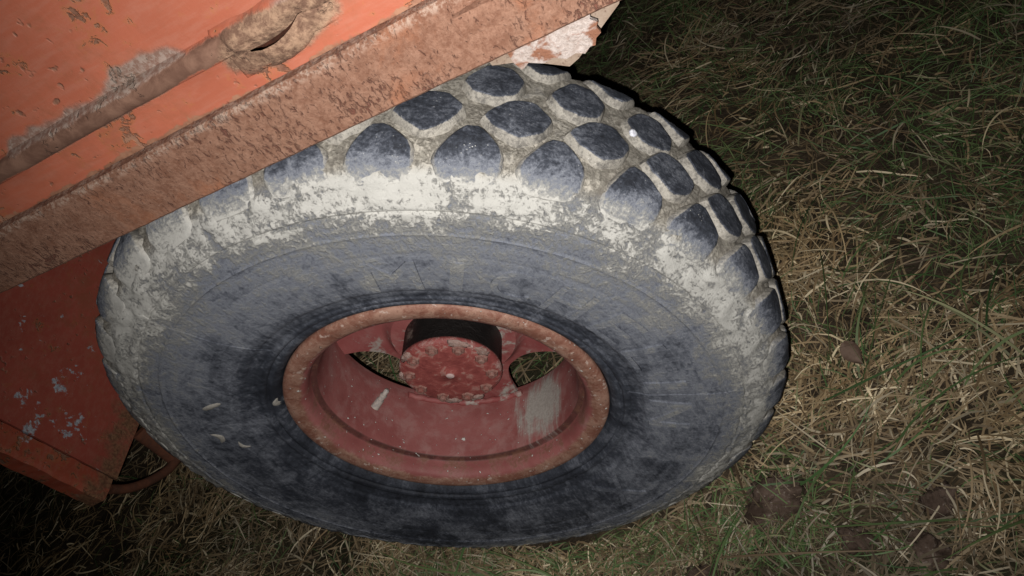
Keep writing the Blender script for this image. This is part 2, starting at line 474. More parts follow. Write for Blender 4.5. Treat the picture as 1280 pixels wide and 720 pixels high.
def hub_material():
    g = M('red_hub_paint', 0.55, 0.4)
    v, r, cx, cz, y = g.polar(4, 30)
    o = g.obj
    mid = g.noise(o, 45, 6, 0.66, 0.6); fine = g.noise(o, 200, 5, 0.7)
    c = g.mix(g.step(mid, 0.35, 0.65), (0.215, 0.050, 0.045), (0.32, 0.085, 0.072))
    c = g.mix(g.mul(g.step(mid, 0.54, 0.64), 0.55), c, (0.40, 0.25, 0.21))
    edge = g.mul(g.step(g.add(g.mul(g.step(r, 0.060, 0.093), 0.46), g.mul(mid, 0.95), g.mul(fine, 0.5)), 1.10, 1.38), 0.45)
    c = g.mix(edge, c, g.mix(g.step(fine, 0.35, 0.65), (0.42, 0.35, 0.30), (0.60, 0.54, 0.49)))
    c = g.mix(g.step(r, 0.0085, 0.006), c, (0.60, 0.45, 0.42))
    # the drum side behind the face is caked with black grease
    gr = g.step(y, -0.080, -0.086)
    flk = g.step(g.add(g.mul(g.noise(o, 22, 5, 0.65, 0.4), 0.8), g.mul(g.step(cx, -0.05, 0.55), 0.22)), 0.60, 0.70)
    c = g.mix(gr, c, g.mix(flk, (0.014, 0.011, 0.010), (0.25, 0.20, 0.17)))
    g.color(c); g.bump(g.add(mid, g.mul(fine, 0.5), edge), 0.002, 0.9)
    return g.m
def mud_lump_material():
    g = M('dried_mud', 0.9, 0.15)
    p = g.pos
    f = g.noise(p, 160, 5, 0.7)
    g.color(g.mix(g.step(f, 0.35, 0.65), MUDB, (0.64, 0.60, 0.53)))
    g.bump(f, 0.002, 0.9)
    return g.m
def ground_material():
    g = M('dark_soil', 0.95, 0.1)
    p = g.pos
    a = g.noise(p, 7, 6, 0.65); b = g.noise(p, 60, 6, 0.7); big = g.noise(p, 1.3, 4, 0.5)
    c = g.mix(g.step(a, 0.35, 0.65), (0.042, 0.032, 0.022), (0.095, 0.070, 0.047))
    c = g.mix(g.mul(g.step(big, 0.45, 0.6), 0.5), c, (0.034, 0.040, 0.018))
    c = g.mix(g.mul(g.step(b, 0.52, 0.66), 0.7), c, (0.15, 0.115, 0.07))
    g.color(c); g.bump(g.add(a, g.mul(b, 0.5)), 0.02, 1.0)
    return g.m
def blade_material(name, rough):
    g = M(name, rough, 0.3)
    g.color(g.attr('tint'))
    return g.m
def clod_material():
    g = M('clay_clod', 0.95, 0.15)
    p = g.pos
    a = g.noise(p, 25, 6, 0.65, 0.4); b = g.noise(p, 130, 5, 0.7)
    c = g.mix(g.step(a, 0.35, 0.65), (0.060, 0.040, 0.029), (0.150, 0.105, 0.080))
    c = g.mix(g.mul(g.step(g.add(g.mul(b, 0.7), g.mul(a, 0.35)), 0.58, 0.68), 0.75), c, (0.36, 0.30, 0.255))
    g.color(c); g.bump(g.add(a, g.mul(b, 0.6)), 0.006, 1.0)
    return g.m

MAT = dict(tyre=tyre_material(), letters=tyre_material('dusty_raised_rubber', 0.11), lug=lug_material(), rail=rail_material(),
           panel=paint_material('worn_orange_paint'),
           plate=paint_material('chipped_red_paint', (0.30, 0.066, 0.045), False, 0.70),
           flange=paint_material('scuffed_orange_paint', (0.31, 0.066, 0.036), False, 0.63),
           loop=simple_rust('loop_rust', (0.115, 0.042, 0.022), (0.07, 0.030, 0.018)),
           dent=simple_rust('dent_rust', (0.36, 0.24, 0.145), (0.44, 0.33, 0.23), (0.17, 0.075, 0.045), 34, 0.004),
           bar=simple_rust('bar_rust', (0.27, 0.125, 0.078), (0.22, 0.085, 0.050), (0.12, 0.045, 0.03), 30, 0.003),
           under=simple_rust('beige_under_rust', (0.26, 0.20, 0.155), (0.20, 0.145, 0.105)),
           chassis=simple_rust('chassis_rust', (0.20, 0.07, 0.04), (0.12, 0.05, 0.03)),
           flap=flap_material(), rim=rim_material(), disc=disc_material(), hub=hub_material(),
           mud=mud_lump_material(), scab=simple_rust('pinkish_caked_mud', (0.36, 0.27, 0.235), (0.24, 0.135, 0.11), (0.14, 0.07, 0.055), 110, 0.002), splat=simple_rust('smeared_mud', (0.24, 0.225, 0.20), (0.33, 0.31, 0.27), (0.12, 0.12, 0.12), 150, 0.001), nut=simple_rust('muddy_nut', (0.20, 0.065, 0.052), (0.27, 0.165, 0.135), (0.10, 0.05, 0.04), 90, 0.001), soil=ground_material(), straw=blade_material('dry_straw', 0.6),
           grass=blade_material('green_blade', 0.5), clod=clod_material())

# ------------------------------------------------------------------ ground: one sheet to the horizon
GX, GY = -0.45, -0.2
def gh(x, y):
    h = (fbm(x, y, 2.6, 1) - 0.5) * 0.075 + (fbm(x, y, 11.0, 3) - 0.5) * 0.030
    d2 = ((np.asarray(x) + 0.0) / 0.40) ** 2 + ((np.asarray(y) + 0.10) / 0.30) ** 2
    return h * (1 - 0.75 * np.exp(-d2)) - 0.012 * np.exp(-d2)
n = 261
u = np.linspace(-1, 1, n)
ax = 1.15 * np.sinh(u * 5.6)
X, Y = np.meshgrid(ax + GX, ax + GY, indexing='ij')
fade = np.exp(-(np.hypot(X - GX, Y - GY) / 25.0) ** 2)
Z = gh(X, Y) * fade
co = np.stack([X.ravel(), Y.ravel(), Z.ravel()], 1)
idx = np.arange(n * n).reshape(n, n)
quads = np.stack([idx[:-1, :-1], idx[1:, :-1], idx[1:, 1:], idx[:-1, 1:]], -1).reshape(-1, 4)
big_mesh('ground', co, quads, MAT['soil'], kind='structure')

# ------------------------------------------------------------------ the trailer
T = link('farm_trailer', None, label='old orange farm trailer with rusty side rail and mud-caked wheel on grass', cat='trailer')
z0 = 0.55
# side panel: sheet with a pressed rib, runs along X
front = [(0.0850, z0 + 0.6695), (0.0855, z0 + 0.7090)]
for k in range(9):
    a = PI * k / 8
    front.append((0.0860 + 0.0065 * math.sin(a), z0 + 0.7205 - 0.0105 * math.cos(a)))
front += [(0.0800, z0 + 0.7335), (0.0780, z0 + 0.80), (0.0740, z0 + 0.95), (0.0720, z0 + 1.16)]
back = [(p[0] - 0.006, p[1]) for p in reversed(front)]
sweep('side_panel', front + back, 'X', -0.57, 1.65, 150, MAT['panel'], T, 0.0010, 6, 0.012)
# rusty edge rail (channel section)
rail = [(0.012, z0 + 0.600), (0.0985, z0 + 0.600), (0.1010, z0 + 0.6025), (0.1015, z0 + 0.636), (0.1010, z0 + 0.668), (0.0985, z0 + 0.6715),
        (0.0860, z0 + 0.6720), (0.0835, z0 + 0.6690), (0.0835, z0 + 0.606), (0.012, z0 + 0.606)]
sweep('edge_rail', rail, 'X', -0.556, 1.66, 330, MAT['rail'], T, 0.0006, 45, 0.008)
bar = [(0.1000, z0 + 0.632), (0.1085, z0 + 0.634), (0.1100, z0 + 0.645), (0.1085, z0 + 0.655), (0.1000, z0 + 0.657)]
sweep('weld_bar', bar, 'X', -0.420, -0.555, 40, MAT['rail'], T, 0.0016, 70, 0.006)
# flaking flap and under-plate behind the rail's end
fo = [(-0.434, 0.602), (-0.434, 0.583), (-0.4345, 0.572), (-0.438, 0.5625), (-0.441, 0.563), (-0.447, 0.566), (-0.460, 0.5585), (-0.470, 0.560), (-0.481, 0.553), (-0.491, 0.5545),
      (-0.499, 0.550), (-0.506, 0.5545), (-0.511, 0.5535), (-0.5145, 0.560), (-0.5205, 0.563), (-0.519, 0.570), (-0.522, 0.574), (-0.5165, 0.580), (-0.520, 0.586), (-0.517, 0.602)]
plate('hanging_flap', [(-p[0], p[1]) for p in fo], 0.004, 0.005, (0, 0.062, z0), (-1, 0, 0), (0, 0, 1), MAT['flap'], T)
uo = [(-0.395, 0.605), (-0.40, 0.556), (-0.432, 0.545), (-0.470, 0.5185), (-0.482, 0.5225), (-0.5400, 0.5580), (-0.552, 0.575), (-0.552, 0.605)]
plate('under_plate', [(-p[0], p[1]) for p in uo], 0.01, 0.006, (0, 0.016, z0), (-1, 0, 0), (0, 0, 1), MAT['under'], T)
# bed floor, axle and chassis beam under it
sweep('bed_floor', [(-1.45, z0 + 0.62), (0.070, z0 + 0.62), (0.070, z0 + 0.64), (-1.45, z0 + 0.64)], 'X', -0.55, 1.65, 12, MAT['chassis'], T, step=0.2)
sweep('far_side_panel', [(-1.456, z0 + 0.60), (-1.45, z0 + 0.60), (-1.45, z0 + 1.16), (-1.456, z0 + 1.16)], 'X', -0.55, 1.65, 12, MAT['panel'], T, step=0.2)
tube('axle', [(0, -0.255, z0), (0, -1.30, z0)], 0.05, MAT['chassis'], T, 20)
# cross plate beyond the wheel, with its folded flange and the rusty loop below it
XP = 0.70
sweep('cross_plate', [(-1.40, z0 + 0.098), (0.020, z0 + 0.098), (0.020, z0 + 0.598), (-1.40, z0 + 0.598)], 'X', XP, XP + 0.006, 2, MAT['plate'], T, step=0.05)
fg = [(XP - 0.0005, 0.0235), (XP - 0.004, 0.026), (XP - 0.004, 0.066), (XP - 0.0005, 0.071), (XP + 0.032, 0.075), (XP + 0.032, 0.070), (XP + 0.005, 0.066), (XP + 0.005, 0.0235)]
sweep('plate_flange', fg, 'Z', z0 + 0.108, z0 + 0.598, 90, MAT['flange'], T, 0.0024, 22, 0.008)
lp = spline([(XP - 0.012, -0.085, z0 + 0.098), (XP - 0.014, -0.078, z0 + 0.04), (XP - 0.014, -0.072, z0 - 0.010)], 6)
tube('loop_strap', lp, 0.0175, MAT['loop'], T, 12, 0.45)
lp = spline([(XP - 0.012, -0.070, z0 - 0.006), (XP - 0.010, -0.040, z0 + 0.006), (XP - 0.008, 0.000, z0 + 0.038), (XP - 0.006, 0.030, z0 + 0.074), (XP - 0.004, 0.045, z0 + 0.105)], 6)
tube('tow_loop', lp, 0.0095, MAT['loop'], T, 10)
# torn dent with its slit in the side panel
cx_ = spline([(-0.2330, z0 + 0.7075), (-0.2480, z0 + 0.7050), (-0.2660, z0 + 0.7055), (-0.2830, z0 + 0.7090), (-0.2960, z0 + 0.7150)], 8)
sp_ = [o for o in T.children if o.name.startswith('side_panel')][0]
bm = bmesh.new(); bm.from_mesh(sp_.data)
kill = [f for f in bm.faces if -0.300 < f.calc_center_median().x < -0.232 and z0 + 0.697 < f.calc_center_median().z < z0 + 0.728]
bmesh.ops.delete(bm, geom=kill, context='FACES'); bm.to_mesh(sp_.data); bm.free()
xs_ = [p[0] for p in cx_][::-1]; zs_ = [p[1] for p in cx_][::-1]
def dent(lo, name):
    V = []; ku = 49; kv = 12
    for i in range(ku):
        x = -0.325 + 0.118 * i / (ku - 1)
        u_ = (x + 0.296) / 0.063
        inn = math.sin(PI * min(1, max(0, u_))) if 0 < u_ < 1 else 0.0
        zc = float(np.interp(x, xs_, zs_))
        sm = min(1, max(0, min(x + 0.325, -0.207 - x) / 0.022)); sm = sm * sm * (3 - 2 * sm)
        for j in range(kv):
            w = j / (kv - 1)
            nz = mnoise.noise(Vector((x * 110, w * 3 * (-1 if lo else 1), 3.7))) * 0.0016 + mnoise.noise(Vector((x * 260, w * 7, 1.7))) * 0.0008
            if lo:
                y = 0.0868 + sm * (0.0085 * inn ** 0.8 * math.cos(w * PI / 2) + 0.0035 * (1 - w * w)) + nz * sm
                z = zc - 0.0004 - 0.024 * w
            else:
                y = 0.0868 + sm * (0.0075 * math.sin(min(1, w * 1.05) * PI) + 0.0030 * (1 - w)) + nz * sm - 0.004 * inn * (1 - w) ** 3
                z = zc + 0.0006 * inn ** 0.7 + 0.030 * w
            V.append((x, y - (0.0045 if j == kv - 1 else 0) - (0.003 if i in (0, ku - 1) else 0), z))
    mesh_obj(name, V, grid_faces(ku, kv, False), MAT['panel'], T)
dent(True, 'torn_lip'); dent(False, 'dented_bulge')

# ------------------------------------------------------------------ the wheel (a part of the trailer), axle along Y
WH = link('wheel', None, T); WH.location = WC
YC = -0.104
half = [(-0.104, 0.5625), (-0.06, 0.5615), (-0.025, 0.559), (0.0, 0.552), (0.016, 0.540), (0.028, 0.524), (0.0365, 0.503), (0.0395, 0.4955), (0.038, 0.4915), (0.0415, 0.487), (0.0430, 0.470),
        (0.0428, 0.461), (0.0445, 0.457), (0.0425, 0.453), (0.0418, 0.435), (0.0408, 0.424), (0.0400, 0.419), (0.0395, 0.408), (0.0350, 0.375), (0.0290, 0.345), (0.0262, 0.336), (0.0228, 0.331), (0.0205, 0.322), (0.0180, 0.314), (0.0188, 0.309),
        (0.0172, 0.303), (0.0130, 0.300), (0.0142, 0.295), (0.0118, 0.289), (0.0050, 0.2825), (-0.006, 0.279), (-0.022, 0.274)]
hs = [tuple(p) for p in spline(half, 5)]
full = hs[::-1] + [(2 * YC - p[0], p[1]) for p in hs[1:]]
NT = 400
def tdisp(a, y, r):
    """crusted mud relief on the shoulder, slight sag where the tyre meets the ground"""
    q = Vector((r * math.cos(a) * 1.0, y, r * math.sin(a)))
    amp = 0.0040 * max(0.0, min(1.0, (r - 0.46) / 0.06)) + 0.0006
    d = mnoise.noise(q * 55) + 0.6 * mnoise.noise(q * 130)
    k = math.hypot(r, y - YC)
    r2 = r + d * amp * 0.8
    y2 = y + d * amp * (1 if y > YC else -1) * 0.8
    return y2, r2
ty = lathe('tyre', full, NT, MAT['tyre'], WH, False, tdisp)
# arc-length coordinate across the tread
prof = hs
cum = [0.0]
for a, b in zip(prof[:-1], prof[1:]): cum.append(cum[-1] + math.hypot(b[0] - a[0], b[1] - a[1]))
py = np.array([p[0] for p in prof]); pr = np.array([p[1] for p in prof]); cum = np.array(cum)
def on_tread(w, h):
    s = 1 if w >= 0 else -1
    aw = abs(w)
    y = np.interp(aw, cum, py); r = np.interp(aw, cum, pr)
    y1 = np.interp(aw + 0.006, cum, py); r1 = np.interp(aw + 0.006, cum, pr)
    ya = np.interp(max(aw - 0.006, 0), cum, py); ra = np.interp(max(aw - 0.006, 0), cum, pr)
    t = np.array([y1 - ya, r1 - ra]); t /= np.linalg.norm(t)
    ny, nr = -t[1], t[0]
    y, r = y + ny * h, r + nr * h
    return (y if s > 0 else 2 * YC - y), r
def chaikin(p, n=2, q=0.22):
    for _ in range(n):
        o = []
        for i in range(len(p)):
            a = np.array(p[i]); b = np.array(p[(i + 1) % len(p)])
            o += [a * (1 - q) + b * q, a * q + b * (1 - q)]
        p = o
    return p
def make_lug(poly, wc, th0, seed, side):
    rr = random.Random(seed)
    poly = [(p[0] + rr.uniform(-.0022, .0022), p[1] + rr.uniform(-.0022, .0022)) for p in poly]
    P = resample(chaikin(poly, 1, 0.13), 0.0085); k = len(P)
    P = np.array(P); cen = P.mean(0)
    ext = np.abs(P - cen).max()
    rings = []
    def ring(off, h, mudv, edge):
        out = []
        for p in P:
            d = p - cen; L = np.linalg.norm(d)
            q = cen + d * max(0.0, (L + off) / L)
            out.append((q[0], q[1], h, mudv, edge))
        return out
    H = 0.0130
    spec = [(0.0095, -0.004, 0.0, 0), (0.0074, 0.003, 0.02, 0), (0.0050, 0.009, 0.15, 0), (0.0028, H - 0.0016, 0.62, 0), (0.0018, H - 0.0004, 0.95, 0), (-0.0016, H, 1.0, 0)]
    for s_ in spec: rings.append(ring(*s_))
    rings.append([(cen[0] + (p[0] - cen[0]) * 0.55, cen[1] + (p[1] - cen[1]) * 0.55, H, 1.0, 0) for p in P])
    rings.append([(cen[0] + (p[0] - cen[0]) * 0.18, cen[1] + (p[1] - cen[1]) * 0.18, H, 1.0, 0) for p in P])
    V = []; col = []
    for rg in rings:
        for (s, w, h, mv, ed) in rg:
            ww = wc + w
            if side:
                tp = max(0.0, min(1.0, (side * w + 0.014) / 0.032))     # shoulder lugs run out into the sidewall
                h2 = h * (0.90 - 0.82 * tp) if h > 0 else h
                ed = tp ** 1.4 * 0.95
            else:
                h2 = h
            q = Vector((s * 60, ww * 60, seed * 3.3))
            h2 += mnoise.noise(q) * 0.0011 * mv + mnoise.noise(q * 2.6) * 0.0010
            y, r = on_tread(ww, h2)
            a = math.radians(th0) + s / 0.575
            V.append((r * math.cos(a), y, r * math.sin(a))); col.append((mv, ed, 0, 1))
    F = grid_faces(len(rings), k)
    F.append(tuple(range((len(rings) - 1) * k, len(rings) * k)))
    o = mesh_obj('tread_block', V, F, MAT['lug'], WH); autosmooth(o, 30)
    at = o.data.attributes.new('tint', 'FLOAT_COLOR', 'POINT')
    at.data.foreach_set('color', np.array(col, np.float32).ravel())
    return o
IM = int(np.argmax(py > 0.036))
def w_at(y): return float(np.interp(y, py[:IM], cum[:IM]))
P1 = [(-0.040, 0.000), (-0.008, -0.036), (0.008, -0.036), (0.037, -0.010), (0.034, 0.024), (-0.034, 0.026)]
P2 = [(-0.042, 0.001), (-0.013, -0.031), (0.018, -0.032), (0.039, -0.006), (0.023, 0.020), (-0.003, 0.033), (-0.031, 0.018)]
P3 = [(-0.041, 0.004), (-0.012, -0.030), (0.017, -0.030), (0.033, -0.005), (0.024, 0.024), (0.001, 0.033), (-0.024, 0.031)]
P4 = [(-a, -b) for a, b in P1]
ROWS = [(P1, w_at(0.006), 4.5, 1), (P2, w_at(-0.056), 10.2, 0), (P3, -w_at(2 * YC + 0.127), 7.2, 0), (P4, -w_at(2 * YC + 0.205), 2.7, -1)]
NL = 33; STEP = 360 / NL
for ri, (poly, wc, ph, side) in enumerate(ROWS):
    protos = [make_lug(poly, wc, ph + i * STEP, ri * 10 + i, side) for i in range(4)]
    for i in range(4, NL):
        src = protos[(i * 7 + i // 4) % 4]; k0 = (i * 7 + i // 4) % 4
        c = src.copy(); c.parent = WH; C.objects.link(c)
        c.rotation_euler = (0, -math.radians((i - k0) * STEP + random.uniform(-.35, .35)), 0)

# raised lettering on the sidewall
def letter(ch, th, r0, r1, width):
    cu = bpy.data.curves.new('glyph', 'FONT'); cu.body = ch; cu.size = 1.0; cu.resolution_u = 6
    tmp = bpy.data.objects.new('glyph', cu); C.objects.link(tmp)
    dg = bpy.context.evaluated_depsgraph_get()
    me = bpy.data.meshes.new_from_object(tmp.evaluated_get(dg))
    bpy.data.objects.remove(tmp)
    bm = bmesh.new(); bm.from_mesh(me); bpy.data.meshes.remove(me)
    bmesh.ops.remove_doubles(bm, verts=bm.verts, dist=1e-5)
    bmesh.ops.dissolve_limit(bm, angle_limit=0.01, verts=bm.verts, edges=bm.edges)
    for _ in range(6):
        lg = [e for e in bm.edges if e.calc_length() > 0.16]
        if not lg: break
        bmesh.ops.subdivide_edges(bm, edges=lg, cuts=1)
        bmesh.ops.triangulate(bm, faces=bm.faces)
    bmesh.ops.triangulate(bm, faces=bm.faces)
    xs = [v.co.x for v in bm.verts]; ys = [v.co.y for v in bm.verts]
    x0, x1, y0, y1 = min(xs), max(xs), min(ys), max(ys)
    r = bmesh.ops.extrude_face_region(bm, geom=list(bm.faces))
    top = {g_ for g_ in r['geom'] if isinstance(g_, bmesh.types.BMVert)}
    wf = (x1 - x0) if ch == 'I' else 1
    for v in bm.verts:
        fx = (v.co.x - x0) / (x1 - x0) - 0.5; fy = (v.co.y - y0) / (y1 - y0)
        rr = r0 + (r1 - r0) * fy
        a = math.radians(th) + fx * width / rr
        aw = np.interp(-rr, -pr[30:], cum[30:])
        yy = np.interp(aw, cum, py) + (0.0034 if v in top else -0.003)
        v.co = (rr * math.cos(a), yy, rr * math.sin(a))
    bmesh.ops.recalc_face_normals(bm, faces=bm.faces)
    for f in bm.faces:
        n_ = sum(1 for v in f.verts if v in top)
        f.material_index = 1 if 0 < n_ < len(f.verts) else 0
    me = bpy.data.meshes.new('sidewall_letter'); bm.to_mesh(me); bm.free()
    me.materials.append(MAT['letters']); me.materials.append(MAT['tyre'])
    o = link('sidewall_letter', me, WH)
    autosmooth(o, 30)
ths = [111, 124, 135.5, 148.5, 162.5, 176, 188, 201]
for ch, th in zip('MICHELIN', ths):
    letter(ch, th, 0.342, 0.408, 0.018 if ch == 'I' else (0.072 if ch in 'MN' else 0.058))
letter('X', 243, 0.350, 0.425, 0.072)
# mould lines and splats of dried mud on the sidewall
def side_y(r): return float(np.interp(np.interp(-r, -pr[30:], cum[30:]), cum, py))
for th, ra, rb in ((63.2, 0.30, 0.50), (192.5, 0.30, 0.49), (250, 0.30, 0.46), (305, 0.30, 0.48), (100, 0.285, 0.33)):
    pts = []
    for i in range(15):
        r = ra + (rb - ra) * i / 14; a = math.radians(th + math.sin(i * .7) * .25)
        pts.append((r * math.cos(a), side_y(r) + 0.0004, r * math.sin(a)))
    tube('mould_line', pts, 0.0009, MAT['tyre'], WH, 6)
def splat(th, r, w, h, seed, bend=0.0, rot=0.0):
    rr = random.Random(seed); V = []; k = 22
    a0 = math.radians(th)
    for ring, hh in ((1.0, -0.0008), (0.85, 0.0010), (0.4, 0.0020), (0.05, 0.0022)):
        for j in range(k):
            t = 2 * PI * j / k
            jag = 1 + 0.28 * mnoise.noise(Vector((math.cos(t) * 2.2, math.sin(t) * 2.2, seed)))
            u_ = w * ring * jag * math.cos(t); v_ = h * ring * jag * math.sin(t)
            v_ += bend * (u_ / w) ** 2
            u2 = u_ * math.cos(rot) - v_ * math.sin(rot); v2 = u_ * math.sin(rot) + v_ * math.cos(rot)
            R_ = r + v2; a = a0 + u2 / r
            V.append((R_ * math.cos(a), side_y(R_) + hh, R_ * math.sin(a)))
    F = grid_faces(4, k); F.append(tuple(range(3 * k, 4 * k)))
    mesh_obj('mud_splat', V, F, MAT['splat'], WH)
splat(35.6, 0.387, 0.006, 0.019, 1, 0, 0.55)
splat(21.5, 0.398, 0.017, 0.006, 2, 0.010, 0.2)
splat(16.0, 0.376, 0.014, 0.004, 3, -0.008, 0.5)
splat(33.0, 0.290, 0.013, 0.0055, 4, -0.010, 0.4)

# rim
rp = [(-0.024, 0.272), (-0.010, 0.2755), (-0.001, 0.2785), (0.0055, 0.2765), (0.0085, 0.2690), (0.0080, 0.2600), (0.0050, 0.2500), (0.0000, 0.2430), (-0.0100, 0.2390), (-0.0260, 0.2375),
      (-0.0290, 0.2350), (-0.0310, 0.2300), (-0.0360, 0.2275), (-0.0700, 0.2255), (-0.1100, 0.2250), (-0.1500, 0.2270), (-0.1750, 0.2330), (-0.1820, 0.2360), (-0.1850, 0.2420), (-0.190, 0.262), (-0.186, 0.274)]
rp = [tuple(p) for p in spline(rp, 4)]
outer = [(y, r + 0.0055) for (y, r) in reversed(rp) if -0.185 < y < -0.03]
lathe('rim', rp + outer, 160, MAT['rim'], WH, True)
# disc: outline dips in to leave the hand holes along the well
HOLES = [(-14.0, 23.0), (-114.0, 21.0), (116.0, 20.0)]
V = []; seg = 240; rads = [0.0, 0.085, 0.105, 0.118, 0.126, 0.135, None, None, None, None]
def disc_r(a):
    R0 = 0.2335
    for c, hw in HOLES:
        d = abs((math.degrees(a) - c + 180) % 360 - 180) / hw
        if d < 1: R0 = min(R0, 0.2335 - (0.2335 - 0.146) * (1 - d ** 2.6) ** 0.55)
    return R0
def disc_y(r):
    return -0.168 + 0.020 * max(0, min(1, (0.132 - r) / 0.016)) - 0.004 * math.sin(max(0, (r - 0.13)) / 0.1 * PI)
for face in (0, 1):
    for i in range(seg):
        a = 2 * PI * i / seg; R0 = disc_r(a)
        rs = [0.02, 0.085, 0.112, 0.1160, 0.1240, 0.1330, 0.1385] + [0.1385 + (R0 - 0.1385) * t for t in (0.3, 0.6, 0.85, 1.0)]
        for r in rs: V.append((r * math.cos(a), disc_y(r) - 0.009 * face, r * math.sin(a)))
k = 11; N1 = seg * k
F = grid_faces(seg, k, False, True)
F2 = [tuple(N1 + q for q in reversed(f)) for f in F]
E_ = [((i * k + k - 1), ((i + 1) % seg) * k + k - 1, N1 + ((i + 1) % seg) * k + k - 1, N1 + i * k + k - 1) for i in range(seg)]
d_ = mesh_obj('wheel_disc', V, F + F2 + E_, MAT['disc'], WH); autosmooth(d_, 45)
a_ = [math.radians(-97 + 63 * i / 30) for i in range(31)]
tube('weld_seam', [(0.226 * math.cos(a), -0.158 + 0.0012 * math.sin(i * 2.1), 0.226 * math.sin(a)) for i, a in enumerate(a_)], [0.0065 + 0.0008 * math.sin(i * 1.7) for i in range(31)], MAT['disc'], WH, 10)
# hub
hp = [(-0.066, 0.0), (-0.066, 0.007), (-0.069, 0.010), (-0.0695, 0.030), (-0.0700, 0.060), (-0.0715, 0.084), (-0.0740, 0.0900), (-0.0780, 0.0925), (-0.0840, 0.0925), (-0.086, 0.0905), (-0.20, 0.0905), (-0.26, 0.0905), (-0.262, 0.04)]
hp = [(y, max(r, 0.0004)) for y, r in hp]
h_ = lathe('hub', hp, 96, MAT['hub'], WH); autosmooth(h_, 50)
# wheel nuts caked with mud, set in the hub face
def nut(a):
    V = []; k = 6
    for (r, y) in ((0.0125, -0.074), (0.0122, -0.0655), (0.0105, -0.0630), (0.0065, -0.0628), (0.0062, -0.0585), (0.0045, -0.0570)):
        for j in range(18):
            t = 2 * PI * j / 18
            hx = 1.0 / max(math.cos((t % (PI / 3)) - PI / 6), 0.86) * 0.9 if r > 0.007 else 1.0
            V.append((r * hx * math.cos(t), y, r * hx * math.sin(t)))
    F = grid_faces(6, 18); F.append(tuple(range(5 * 18, 6 * 18)))
    return V, F
V, F = nut(0)
for i in range(10):
    a = math.radians(i * 36 - 12)
    V2 = [(v[0] + 0.0745 * math.cos(a), v[1] - 0.0045, v[2] + 0.0745 * math.sin(a)) for v in V]
    o = mesh_obj('wheel_nut', V2, F, MAT['nut'], WH); autosmooth(o, 35)
# mud scabs round the hub edge
for i, (deg, w) in enumerate(((-62, 0.018), (-92, 0.016), (60, 0.014), (20, 0.013), (130, 0.02), (160, 0.014))):
    a = math.radians(deg); V = []
    bm = bmesh.new(); bmesh.ops.create_icosphere(bm, subdivisions=3, radius=1)
    for v in bm.verts:
        nn = 1 + 0.45 * mnoise.noise(v.co * 2.3 + Vector((i * 5, 0, 0)))
        q = Vector((v.co.x * 0.009, v.co.y * 0.0042, v.co.z * w)) * nn
        q = Matrix.Rotation(-a, 3, 'Y') @ q
        v.co = q + Vector((0.0865 * math.cos(a), -0.0735, 0.0865 * math.sin(a)))
    me = bpy.data.meshes.new('mud_scab'); bm.to_mesh(me); bm.free(); me.materials.append(MAT['scab'])
    me.polygons.foreach_set('use_smooth', [True] * len(me.polygons))
    link('mud_scab', me, WH)
# valve stem standing out of the well
a = math.radians(-16)
b0 = Vector((0.224 * math.cos(a), -0.098, 0.224 * math.sin(a)))
b1 = Vector((0.184 * math.cos(a + .02), -0.120, 0.184 * math.sin(a + .02)))
g_ = M('valve_metal', 0.5, 0.5); pn = g_.noise(g_.pos, 160, 4, 0.6)
g_.color(g_.mix(g_.step(pn, 0.4, 0.6), (0.42, 0.37, 0.32), (0.30, 0.27, 0.25))); 
tube('valve_stem', [b0.lerp(b1, t) for t in (0, 0.22, 0.45, 0.46, 0.62, 0.63, 0.72, 0.73, 0.95, 1.0)],
     [0.0088, 0.0082, 0.0078, 0.0060, 0.0060, 0.0070, 0.0070, 0.0052, 0.0052, 0.0035], g_.m, WH, 16)

